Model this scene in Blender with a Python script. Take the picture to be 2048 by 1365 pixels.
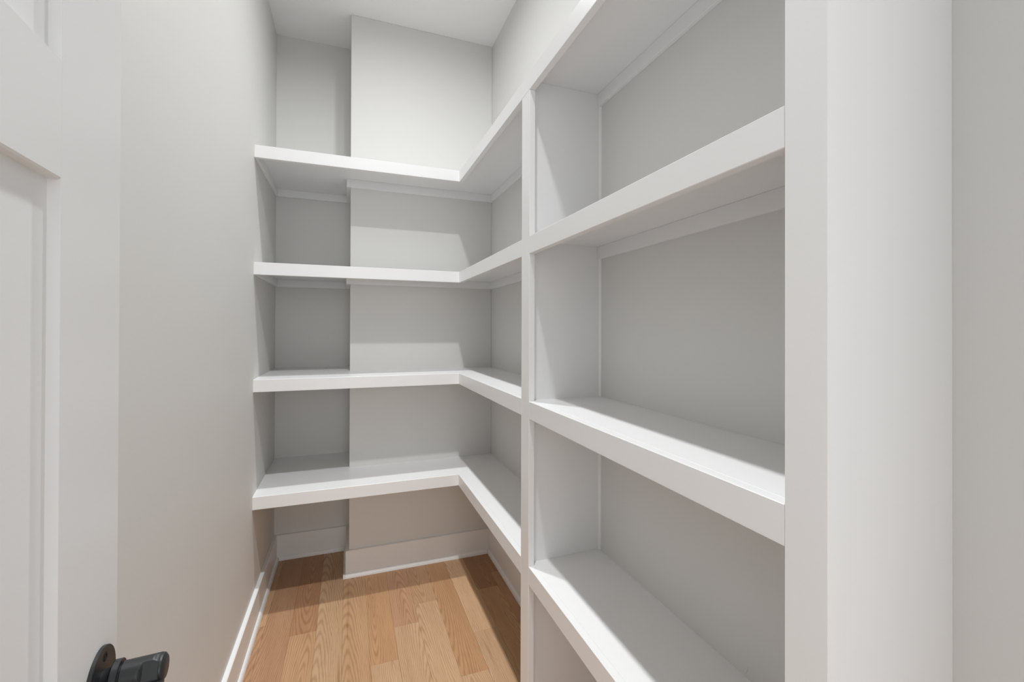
import bpy, bmesh, math, random
from mathutils import Vector, Matrix

for o in list(bpy.data.objects):
    bpy.data.objects.remove(o)
scene = bpy.context.scene
COL = scene.collection

# ------------------------------------------------------------------ camera
FPX, YAW, PITCH, ROLL, CY, H = 888.46, 20.235, 0.2616, 0.1749, 654.92, 1.2014
y_, p_, r_ = map(math.radians, (YAW, PITCH, ROLL))
R0 = Vector((math.cos(y_), -math.sin(y_), 0))
F0 = Vector((math.sin(y_), math.cos(y_), 0))
Z0 = Vector((0, 0, 1))
FW = F0 * math.cos(p_) + Z0 * math.sin(p_)
U0 = -F0 * math.sin(p_) + Z0 * math.cos(p_)
RI = R0 * math.cos(r_) + U0 * math.sin(r_)
UP = U0 * math.cos(r_) - R0 * math.sin(r_)
cam = bpy.data.cameras.new('camera')
cam.sensor_width = 36
cam.lens = 36 * FPX / 2048
cam.shift_y = (CY - 682.5) / 2048
cam.clip_start = 0.02
camo = bpy.data.objects.new('camera', cam)
m = Matrix.Identity(4)
for i in range(3):
    m[i][0], m[i][1], m[i][2] = RI[i], UP[i], -FW[i]
m[2][3] = H
camo.matrix_world = m
COL.objects.link(camo)
scene.camera = camo

# ------------------------------------------------------------------ light
scene.view_settings.view_transform = 'Standard'
scene.view_settings.look = 'None'
scene.view_settings.gamma = 1
scene.view_settings.use_curve_mapping = False
scene.view_settings.exposure = 0.58

w = bpy.data.worlds.new('hall_daylight')          # even daylight of the hall behind the open doorway
scene.world = w
w.use_nodes = True
w.node_tree.nodes['Background'].inputs['Color'].default_value = (0.965, 0.985, 1.0, 1)
w.node_tree.nodes['Background'].inputs['Strength'].default_value = 0.66


def lamp(name, x, y, power):                      # recessed LED disc in the pantry ceiling
    l = bpy.data.lights.new(name, 'AREA')
    l.shape = 'DISK'
    l.size = 0.065
    l.energy = power
    l.spread = math.radians(172)
    l.color = (0.965, 0.988, 1.0)
    l.use_nodes = True                            # gentler distance falloff, as in the photograph's even exposure
    nt = l.node_tree
    fo = nt.nodes.new('ShaderNodeLightFalloff')
    fo.inputs['Strength'].default_value = 1.0
    ad = nt.nodes.new('ShaderNodeMath')
    ad.operation = 'MULTIPLY_ADD'
    nt.links.new(fo.outputs['Constant'], ad.inputs[0])
    ad.inputs[1].default_value = 0.6
    nt.links.new(fo.outputs['Linear'], ad.inputs[2])
    nt.links.new(ad.outputs[0], nt.nodes['Emission'].inputs['Strength'])
    o = bpy.data.objects.new(name, l)
    o.location = (x, y, 2.735)
    COL.objects.link(o)


lamp('recessed_lamp', 0.195, 1.615, 2.3)
lamp('recessed_lamp', 0.190, 0.755, 2.15)

hl = bpy.data.lights.new('hall_fill_light', 'AREA')   # added fill light, unseen behind the camera, brightens the pantry through the doorway
hl.shape = 'RECTANGLE'
hl.size, hl.size_y = 1.4, 1.6
hl.energy = 20
hl.color = (0.97, 0.985, 1.0)
hlo = bpy.data.objects.new('hall_fill_light', hl)
hlo.location = (0.25, -4.2, 1.55)
hlo.rotation_euler = (math.radians(90), 0, 0)
COL.objects.link(hlo)

# ------------------------------------------------------------------ dimensions (metres)
XL, XR, YN, YC, XC, ZC = -0.3567, 0.7300, 2.5969, 2.3046, 0.0080, 2.74
YF, XF = 2.0245, 0.4840                            # shelf front planes
FT, BT = 0.018, 0.0125                             # fascia and board thickness
LV = [(1.9395, 1.8890), (1.4681, 1.4179), (0.9957, 0.9455), (0.5260, 0.4745)]
P1, P0 = 1.1722, 1.2322                            # divider stile
E1, E0 = 0.3303, 0.3818                            # end stile
PA, PB = 1.1929, 1.2116                            # divider panel
EA, EB = 0.3404, 0.3594                            # end panel
YD = -0.20                                         # inner face of the doorway wall


# ------------------------------------------------------------------ materials
def new_mat(name):
    mt = bpy.data.materials.new(name)
    mt.use_nodes = True
    nt = mt.node_tree
    return mt, nt, nt.nodes['Principled BSDF']


def paint(name, col, rough, scale, bump, spec=0.4, mott=0.015):
    mt, nt, b = new_mat(name)
    N, L = nt.nodes, nt.links
    tc = N.new('ShaderNodeTexCoord')
    n1 = N.new('ShaderNodeTexNoise')
    n1.inputs['Scale'].default_value = 2.2
    n1.inputs['Detail'].default_value = 3
    L.new(tc.outputs['Object'], n1.inputs['Vector'])
    mx = N.new('ShaderNodeMix')
    mx.data_type = 'RGBA'
    mx.inputs[6].default_value = (*[c * (1 - mott) for c in col], 1)
    mx.inputs[7].default_value = (*[min(1, c * (1 + mott)) for c in col], 1)
    L.new(n1.outputs['Fac'], mx.inputs[0])
    L.new(mx.outputs[2], b.inputs['Base Color'])
    n2 = N.new('ShaderNodeTexNoise')
    n2.inputs['Scale'].default_value = scale
    n2.inputs['Detail'].default_value = 2
    L.new(tc.outputs['Object'], n2.inputs['Vector'])
    bp = N.new('ShaderNodeBump')
    bp.inputs['Strength'].default_value = bump
    bp.inputs['Distance'].default_value = 0.001
    L.new(n2.outputs['Fac'], bp.inputs['Height'])
    L.new(bp.outputs['Normal'], b.inputs['Normal'])
    b.inputs['Roughness'].default_value = rough
    b.inputs['Specular IOR Level'].default_value = spec
    return mt


M_WALL = paint('warm_grey_wall_paint', (0.76, 0.753, 0.735), 0.6, 220, 0.10, 0.3)
M_CEIL = paint('white_ceiling_paint', (0.91, 0.91, 0.91), 0.85, 180, 0.08, 0.2)
M_TRIM = paint('white_semigloss_trim_paint', (0.905, 0.905, 0.905), 0.34, 60, 0.03, 0.45, 0.006)
M_DOOR = paint('white_door_paint', (0.88, 0.88, 0.88), 0.36, 90, 0.03, 0.45, 0.006)
M_BLACK = paint('matte_black_metal', (0.022, 0.023, 0.025), 0.42, 400, 0.03, 0.5, 0.1)
M_HOLE = paint('black_recess', (0.006, 0.006, 0.006), 0.7, 100, 0.0)
M_SUB = paint('plain_subfloor', (0.12, 0.07, 0.04), 0.8, 40, 0.1)


def oak():
    mt, nt, b = new_mat('oiled_oak')
    N, L = nt.nodes, nt.links

    def math_(op, a, c=None):
        n = N.new('ShaderNodeMath')
        n.operation = op
        for i, v in enumerate((a, c)):
            if v is None:
                continue
            if isinstance(v, (int, float)):
                n.inputs[i].default_value = v
            else:
                L.new(v, n.inputs[i])
        return n.outputs[0]
    tc = N.new('ShaderNodeTexCoord')
    oi = N.new('ShaderNodeObjectInfo')
    sep = N.new('ShaderNodeSeparateXYZ')
    L.new(tc.outputs['Object'], sep.inputs[0])
    rnd = oi.outputs['Random']

    def vec(x, y, z):
        c = N.new('ShaderNodeCombineXYZ')
        for i, v in enumerate((x, y, z)):
            if isinstance(v, (int, float)):
                c.inputs[i].default_value = v
            else:
                L.new(v, c.inputs[i])
        return c.outputs[0]

    def noise(v, scale, det=4, rough=0.55):
        n = N.new('ShaderNodeTexNoise')
        n.inputs['Scale'].default_value = scale
        n.inputs['Detail'].default_value = det
        n.inputs['Roughness'].default_value = rough
        L.new(v, n.inputs['Vector'])
        return n.outputs['Fac']

    def ramp(f, a, c):
        r = N.new('ShaderNodeMapRange')
        r.inputs['From Min'].default_value = a
        r.inputs['From Max'].default_value = c
        L.new(f, r.inputs['Value'])
        return r.outputs['Result']
    X, Y = sep.outputs['X'], sep.outputs['Y']
    zoff = math_('MULTIPLY', rnd, 37.0)
    # slow wander of the grain lines along the board
    wob = noise(vec(math_('MULTIPLY', X, 9.0), math_('MULTIPLY', Y, 1.7), zoff), 1.0, 3, 0.5)
    cx = math_('MULTIPLY', math_('SUBTRACT', rnd, 0.5), 0.12)
    gx = math_('ADD', math_('SUBTRACT', X, cx), math_('MULTIPLY', math_('SUBTRACT', wob, 0.5), 0.06))
    yo = math_('ADD', Y, math_('MULTIPLY', math_('SUBTRACT', math_('FRACT', math_('MULTIPLY', rnd, 13.7)), 0.5), 0.9))
    gy = math_('MULTIPLY', yo, 0.07)
    d = math_('SQRT', math_('ADD', math_('MULTIPLY', gx, gx), math_('MULTIPLY', gy, gy)))
    fine = noise(vec(math_('MULTIPLY', X, 60.0), math_('MULTIPLY', Y, 5.0), zoff), 1.0, 3, 0.6)
    ph = math_('ADD', math_('MULTIPLY', d, 1150.0), math_('MULTIPLY', fine, 4.5))
    rings = math_('ADD', math_('MULTIPLY', math_('SINE', ph), 0.5), 0.5)
    rings = math_('POWER', rings, 2.2)
    pores = ramp(noise(vec(math_('MULTIPLY', X, 520.0), math_('MULTIPLY', Y, 16.0), zoff), 1.0, 3, 0.7), 0.52, 0.72)
    broad = noise(vec(math_('MULTIPLY', X, 22.0), math_('MULTIPLY', Y, 2.2), math_('ADD', zoff, 5.0)), 1.0, 3, 0.55)
    streak = ramp(noise(vec(math_('MULTIPLY', X, 55.0), math_('MULTIPLY', Y, 3.0), math_('ADD', zoff, 11.0)), 1.0, 2, 0.5), 0.66, 0.80)
    # darkness 0..1
    val = math_('ADD', math_('MULTIPLY', rings, 0.33), math_('MULTIPLY', pores, 0.30))
    val = math_('ADD', val, math_('MULTIPLY', ramp(broad, 0.3, 0.75), 0.20))
    val = math_('ADD', val, math_('MULTIPLY', streak, 0.48))
    dk = N.new('ShaderNodeMix')
    dk.data_type = 'RGBA'
    dk.blend_type = 'MULTIPLY'
    L.new(math_('MINIMUM', val, 1.0), dk.inputs[0])
    L.new(oi.outputs['Color'], dk.inputs[6])
    dk.inputs[7].default_value = (0.40, 0.285, 0.19, 1)
    L.new(dk.outputs[2], b.inputs['Base Color'])
    bp = N.new('ShaderNodeBump')
    bp.inputs['Strength'].default_value = 0.12
    bp.inputs['Distance'].default_value = 0.0006
    L.new(math_('SUBTRACT', 1.0, val), bp.inputs['Height'])
    L.new(bp.outputs['Normal'], b.inputs['Normal'])
    b.inputs['Roughness'].default_value = 0.42
    b.inputs['Specular IOR Level'].default_value = 0.35
    return mt


M_OAK = oak()


# ------------------------------------------------------------------ mesh helpers
def link(name, bm, mat, parent=None, smooth=False):
    me = bpy.data.meshes.new(name)
    bmesh.ops.recalc_face_normals(bm, faces=bm.faces)
    bm.to_mesh(me)
    bm.free()
    me.materials.append(mat)
    if smooth:
        for p in me.polygons:
            p.use_smooth = True
        try:
            me.set_sharp_from_angle(angle=math.radians(38))
        except Exception:
            pass
    o = bpy.data.objects.new(name, me)
    COL.objects.link(o)
    if parent:
        o.parent = parent
    return o


def box_bm(x0, x1, y0, y1, z0, z1, bev=0.0008, bm=None):
    bm = bm or bmesh.new()
    r = bmesh.ops.create_cube(bm, size=1)
    vs = r['verts']
    for v in vs:
        v.co = Vector(((x0 + x1) / 2 + v.co.x * (x1 - x0), (y0 + y1) / 2 + v.co.y * (y1 - y0), (z0 + z1) / 2 + v.co.z * (z1 - z0)))
    if bev:
        es = list({e for v in vs for e in v.link_edges})
        bmesh.ops.bevel(bm, geom=es, offset=bev, segments=1, affect='EDGES', profile=0.5)
    return bm


def box(name, mat, parent, x0, x1, y0, y1, z0, z1, bev=0.0008):
    return link(name, box_bm(x0, x1, y0, y1, z0, z1, bev), mat, parent)


def poly_bm(pts, z0, z1):
    bm = bmesh.new()
    a = [bm.verts.new((x, y, z0)) for x, y in pts]
    b = [bm.verts.new((x, y, z1)) for x, y in pts]
    bm.faces.new(a)
    bm.faces.new(list(reversed(b)))
    n = len(pts)
    for i in range(n):
        bm.faces.new((a[i], a[(i + 1) % n], b[(i + 1) % n], b[i]))
    return bm


def empty(name, loc=(0, 0, 0), parent=None):
    o = bpy.data.objects.new(name, None)
    o.location = loc
    o.empty_display_size = 0.1
    COL.objects.link(o)
    if parent:
        o.parent = parent
    return o


def tag(o, label=None, cat=None, group=None, kind=None):
    for k, v in (('label', label), ('category', cat), ('group', group), ('kind', kind)):
        if v:
            o[k] = v
    return o


def profile_run(name, mat, parent, prof, a, b, n):
    """extrude a 2D profile (offset from wall, height) along a->b on the floor; n = direction into the room"""
    bm = bmesh.new()
    ra = [bm.verts.new((a[0] + n[0] * q, a[1] + n[1] * q, z)) for q, z in prof]
    rb = [bm.verts.new((b[0] + n[0] * q, b[1] + n[1] * q, z)) for q, z in prof]
    k = len(prof)
    for i in range(k):
        bm.faces.new((ra[i], ra[(i + 1) % k], rb[(i + 1) % k], rb[i]))
    bm.faces.new(ra)
    bm.faces.new(list(reversed(rb)))
    return link(name, bm, mat, parent)


# ------------------------------------------------------------------ room shell
def struct(name, mat, *a, label=None):
    o = box(name, mat, None, *a, bev=0)
    tag(o, label, None, None, 'structure')
    return o


struct('wall_left', M_WALL, XL - 0.1, XL, YD - 0.12, YN, -0.02, ZC, label='light grey painted wall on the left behind the open door')
wr = struct('wall_right', M_WALL, XR, XR + 0.1, YD - 0.12, YN, -0.02, ZC, label='light grey painted wall behind the right-hand shelves')
struct('wall_back', M_WALL, XL - 0.1, XR + 0.1, YN, YN + 0.1, -0.02, ZC, label='grey wall at the back of the narrow recess')
chase = link('wall_chase', box_bm(XC, XR, YC, YN, -0.02, ZC, 0.0015), M_WALL)
tag(chase, 'boxed-out grey wall section beside the recess behind the shelves', kind='structure')
struct('ceiling', M_CEIL, XL - 0.1, XR + 0.1, YD - 0.12, YN + 0.1, ZC, ZC + 0.1, label='flat white ceiling')
# wall with the doorway the camera stands in
DX0, DX1, DZ = -0.19, 0.585, 2.05
bm = box_bm(XL, DX0, YD - 0.12, YD, -0.02, ZC, 0)
box_bm(DX1, XR, YD - 0.12, YD, -0.02, ZC, 0, bm)
box_bm(DX0, DX1, YD - 0.12, YD, DZ, ZC, 0, bm)
tag(link('wall_front', bm, M_WALL), 'grey wall with the doorway of the pantry', kind='structure')

# floor: slab plus individual oak boards
floor = struct('floor', M_SUB, XL - 0.1, XR + 0.1, -0.9, YN + 0.1, -0.06, -0.0125, label='natural oak plank floor of the pantry')
light, mid, orange = (0.60, 0.39, 0.235), (0.54, 0.33, 0.185), (0.53, 0.305, 0.16)
pink, dark, greyish, red = (0.51, 0.30, 0.175), (0.42, 0.235, 0.125), (0.55, 0.36, 0.215), (0.45, 0.25, 0.135)
PW = 0.0973
edges = [XL] + [-0.3087 + PW * i for i in range(11)] + [XR]
joints = [([2.03, 1.1, 0.2], [light, pink, mid, mid]), ([1.25, 0.35], [pink, mid, orange]),
          ([1.929, 1.05, 0.1], [red, mid, pink, mid]), ([0.9], [greyish, mid]), ([1.2, 0.3], [mid, pink, mid]),
          ([1.662, 0.75], [orange, light, mid]), ([1.844, 1.15, 0.4], [pink, light, mid, orange]),
          ([1.967, 1.1, 0.2], [mid, light, pink, mid]), ([1.505, 0.6], [orange, light, mid]),
          ([1.706, 1.0], [light, greyish, mid]), ([1.982, 1.25, 0.5], [dark, mid, pink, mid]), ([2.1, 1.4, 0.3], [dark, pink, mid, orange])]
rnd = random.Random(4)
GAP = 0.00018
for i, (js, cs) in enumerate(joints):
    xa, xb = edges[i], edges[i + 1]
    top = YN if xb < XC + 0.03 else YC
    ys = [top] + js + [-0.85]
    for k in range(len(ys) - 1):
        y1, y0 = ys[k], ys[k + 1]
        bmp = box_bm(-(xb - xa) / 2 + GAP, (xb - xa) / 2 - GAP, -(y1 - y0) / 2 + GAP, (y1 - y0) / 2 - GAP, -0.012, 0, 0.0003)
        o = link('plank', bmp, M_OAK, floor)
        o.location = ((xa + xb) / 2, (y0 + y1) / 2, -rnd.uniform(0, 0.00025))
        f = rnd.uniform(0.99, 1.08)
        o.color = (*[c * f for c in cs[k]], 1)

# baseboards with quarter-round shoe
BH, BB, SH = 0.127, 0.015, 0.011
PROF = [(0, 0), (BB, 0), (BB, BH - 0.002), (BB - 0.002, BH), (0, BH)]
SHOE = [(BB, 0)] + [(BB + SH * math.cos(t), 0.019 * math.sin(t)) for t in [math.radians(d) for d in (0, 25, 50, 72, 90)]]


def base(name, a, b, n, sa=0.0, sb=0.0):
    o = profile_run(name, M_TRIM, None, PROF, a, b, n)
    o['kind'] = 'structure'
    d = Vector((b[0] - a[0], b[1] - a[1])).normalized()
    profile_run('shoe_molding', M_TRIM, o, SHOE, (a[0] + d.x * sa, a[1] + d.y * sa), (b[0] + d.x * sb, b[1] + d.y * sb), n)
    return o


base('baseboard_left', (XL, YD), (XL, YN), (1, 0))
base('baseboard_recess', (XL + BB, YN), (XC, YN), (0, -1), SH, 0)
base('baseboard_return', (XC, YC - BB), (XC, YN - BB), (-1, 0), -SH, -SH)
base('baseboard_back', (XC, YC), (XR - BB, YC), (0, -1), -BB - SH, -SH)
base('baseboard_right', (XR, PB), (XR, YC), (-1, 0), 0, -BB)
base('baseboard_bay', (XR, EB), (XR, PA), (-1, 0))


# ------------------------------------------------------------------ shelves
def fascia(parent, x0, x1, y0, y1, lv):
    box('fascia', M_TRIM, parent, x0, x1, y0, y1, lv[1], lv[0], 0.0010)


CT = 0.018
for i, lv in enumerate(LV):
    t, b = lv
    zb = t - BT
    order = ('topmost white L-shaped shelf, running on over the right-hand bookcase',
             'second white L-shaped corner shelf from the top',
             'third white L-shaped corner shelf from the top, just below eye level',
             'lowest white L-shaped corner shelf, above the oak floor')[i]
    s = tag(empty('corner_shelf', (XL, YF, b)), order, 'shelf', 'white L-shaped shelves in the back corner')
    inv = Matrix.Translation((-XL, -YF, -b))
    ys = E1 if i == 0 else PB
    pts = [(XL, YF + FT), (XF + FT, YF + FT), (XF + FT, ys), (XR, ys), (XR, YC), (XC, YC), (XC, YN), (XL, YN)]
    link('shelf_board', poly_bm(pts, zb, t), M_TRIM, s)
    fascia(s, XL, XF, YF, YF + FT, lv)
    fascia(s, XF, XF + FT, E1 if i == 0 else P0, YF + FT, lv)
    cz0, cz1 = b, zb
    box('cleat', M_TRIM, s, XL, XL + 0.012, YF + FT, YN - CT, cz0, cz1)
    box('cleat', M_TRIM, s, XL, XC - CT, YN - CT, YN, cz0, cz1)
    box('cleat', M_TRIM, s, XC - CT, XC, YC - CT, YN, cz0, cz1)
    box('cleat', M_TRIM, s, XC, XR - 0.011, YC - CT, YC, cz0, cz1)
    box('cleat', M_TRIM, s, XR - 0.011, XR, PB, YC, cz0, cz1)
    if i == 0:
        box('cleat', M_TRIM, s, XR - 0.011, XR, EB, PA, cz0, cz1)
    for c in s.children:
        c.data.transform(inv)

# bookcase bay between the two posts
bc = tag(empty('bookcase', (XF, EA, 0)), 'white built-in bookcase bay with face-frame posts on the right', 'bookcase')
box('post', M_TRIM, bc, XF, XF + FT, P1, P0, 0, LV[0][1], 0.0012)
box('post', M_TRIM, bc, XF, XF + FT, E1, E0, 0, LV[0][1], 0.0012)
box('side_panel', M_TRIM, bc, XF + FT, XR, PA, PB, 0, LV[0][0] - BT, 0.0006)
box('side_panel', M_TRIM, bc, XF + FT, XR, EA, EB, 0, LV[0][0] - BT, 0.0006)
for lv in LV[1:]:
    t, b = lv
    sh = box('shelf', M_TRIM, bc, XF + FT, XR, EB, PA, t - BT, t, 0.0004)
    fascia(sh, XF, XF + FT, E0, P1, lv)
    box('cleat', M_TRIM, sh, XR - 0.011, XR, EB, PA, b, t - BT)
# caulk bead where the divider meets the wall, one run per opening
for z0, z1 in ((0.13, LV[3][1]), (LV[3][0], LV[2][1]), (LV[2][0], LV[1][1]), (LV[1][0], LV[0][1])):
    bm = bmesh.new()
    q = [(XR, PA), (XR - 0.006, PA), (XR - 0.0035, PA - 0.0035), (XR, PA - 0.006)]
    pz = poly_bm(q, z0, z1)
    bm.free()
    link('caulk_bead', pz, M_TRIM, bc)
inv = Matrix.Translation((-XF, -EA, 0))


def shift(o):
    if o.type == 'MESH':
        o.data.transform(inv)
    for c in o.children:
        shift(c)


shift(bc)

# small dried paint drip on the right wall above the lowest bay shelf
bm = bmesh.new()
bmesh.ops.create_uvsphere(bm, u_segments=10, v_segments=8, radius=1)
for v in bm.verts:
    k = 1.0 - 0.35 * v.co.z
    v.co = Vector((v.co.x * 0.0012, v.co.y * 0.0022 * k, v.co.z * 0.009))
    v.co.y += v.co.z * -0.35
dp = link('paint_drip', bm, M_WALL, wr, True)
dp.location = (XR, 0.6545, 0.5400)

# ------------------------------------------------------------------ door (open, leaning towards the left wall)
DW, DH, DT, DB = 0.762, 2.04, 0.035, 0.010
door = empty('door_1', (-0.18040, -0.18660, 0))
door.rotation_euler = (0, 0, math.atan2(0.9984, -0.0562))
tag(door, 'open white panelled door with black lever handle on the left', kind='structure')
SW, REC = 0.115, 0.0085
box('stile', M_DOOR, door, 0, SW, 0, DT, DB, DH, 0.0003)
box('stile', M_DOOR, door, DW - SW, DW, 0, DT, DB, DH, 0.0003)
rails = [(DB, 0.25), (1.3206, 1.4176), (1.93, DH)]
for a, b in rails:
    rb = box_bm(SW, DW - SW, 0, DT, a, b, 0)      # only the long edges are eased; painted joints stay flush
    le = [e for e in rb.edges if abs(e.verts[0].co.x - e.verts[1].co.x) > 0.1]
    bmesh.ops.bevel(rb, geom=le, offset=0.0015, segments=1, affect='EDGES')
    link('rail', rb, M_DOOR, door)
for a, b in ((0.25, 1.3206), (1.4176, 1.93)):
    box('panel', M_DOOR, door, SW, DW - SW, REC, DT - REC, a, b, 0)


def lathe(prof, seg, c, mod=None):
    """profile (s, r) turned about local -Y through c=(x, z)"""
    bm = bmesh.new()
    rings = []
    for s, r in prof:
        ring = []
        for k in range(seg):
            a = 2 * math.pi * k / seg
            rr = mod(s, r, a) if mod else r
            ring.append(bm.verts.new((c[0] + rr * math.cos(a), -s, c[1] + rr * math.sin(a))))
        rings.append(ring)
    for i in range(len(rings) - 1):
        for k in range(seg):
            bm.faces.new((rings[i][k], rings[i][(k + 1) % seg], rings[i + 1][(k + 1) % seg], rings[i + 1][k]))
    bm.faces.new(rings[0])
    bm.faces.new(list(reversed(rings[-1])))
    return bm


KC = (DW - 0.0420, 0.8649)
hd = empty('door_handle', (0, 0, 0), door)
hd['label'] = 'matte black round-rose lever handle'
link('rose', lathe([(0.0, 0.0303), (0.0026, 0.0303), (0.0032, 0.0298), (0.0033, 0.0100), (0.0078, 0.0104), (0.0095, 0.0118), (0.0106, 0.0138), (0.0112, 0.0158)], 64, KC), M_BLACK, hd, True)
link('collar', lathe([(0.0112, 0.0152), (0.0117, 0.0158), (0.0165, 0.0158), (0.0170, 0.0153), (0.0170, 0.0118), (0.0190, 0.0118)], 48, KC), M_BLACK, hd, True)
hole = lathe([(0.0031, 0.0042), (0.0036, 0.0042), (0.0036, 0.0026), (0.0033, 0.0025)], 20, (KC[0] + 0.0050, KC[1] + 0.0200))
link('release_hole', hole, M_HOLE, hd, True)


def flats(s, r, a):                               # flat facets cut into the neck near its outer end
    rr = r
    for th, s0, dp in ((math.radians(98), 0.0430, 0.0016), (math.radians(155), 0.0325, 0.0032), (math.radians(25), 0.0430, 0.0020)):
        if s > s0:
            da = math.cos(a - th)
            if da > 0.3:
                rr = min(rr, (0.0131 - dp * min(1, (s - s0) / 0.003)) / da)
    return rr


prof = [(0.0178, 0.0124), (0.0186, 0.0131)] + [(0.0186 + 0.0013 * i, 0.0131) for i in range(1, 24)]
link('neck', lathe(prof, 72, KC, flats), M_BLACK, hd, True)
# lever: outer disc plus blade towards the hinge
lv_bm = lathe([(0.0485, 0.0124), (0.0488, 0.0128), (0.0505, 0.0125), (0.0526, 0.0098)], 48, KC)
box_bm(KC[0] - 0.105, KC[0] - 0.004, -0.0526, -0.0345, KC[1] - 0.0125, KC[1] - 0.0045, 0.0022, lv_bm)
link('lever', lv_bm, M_BLACK, hd, True)

bpy.context.view_layer.update()
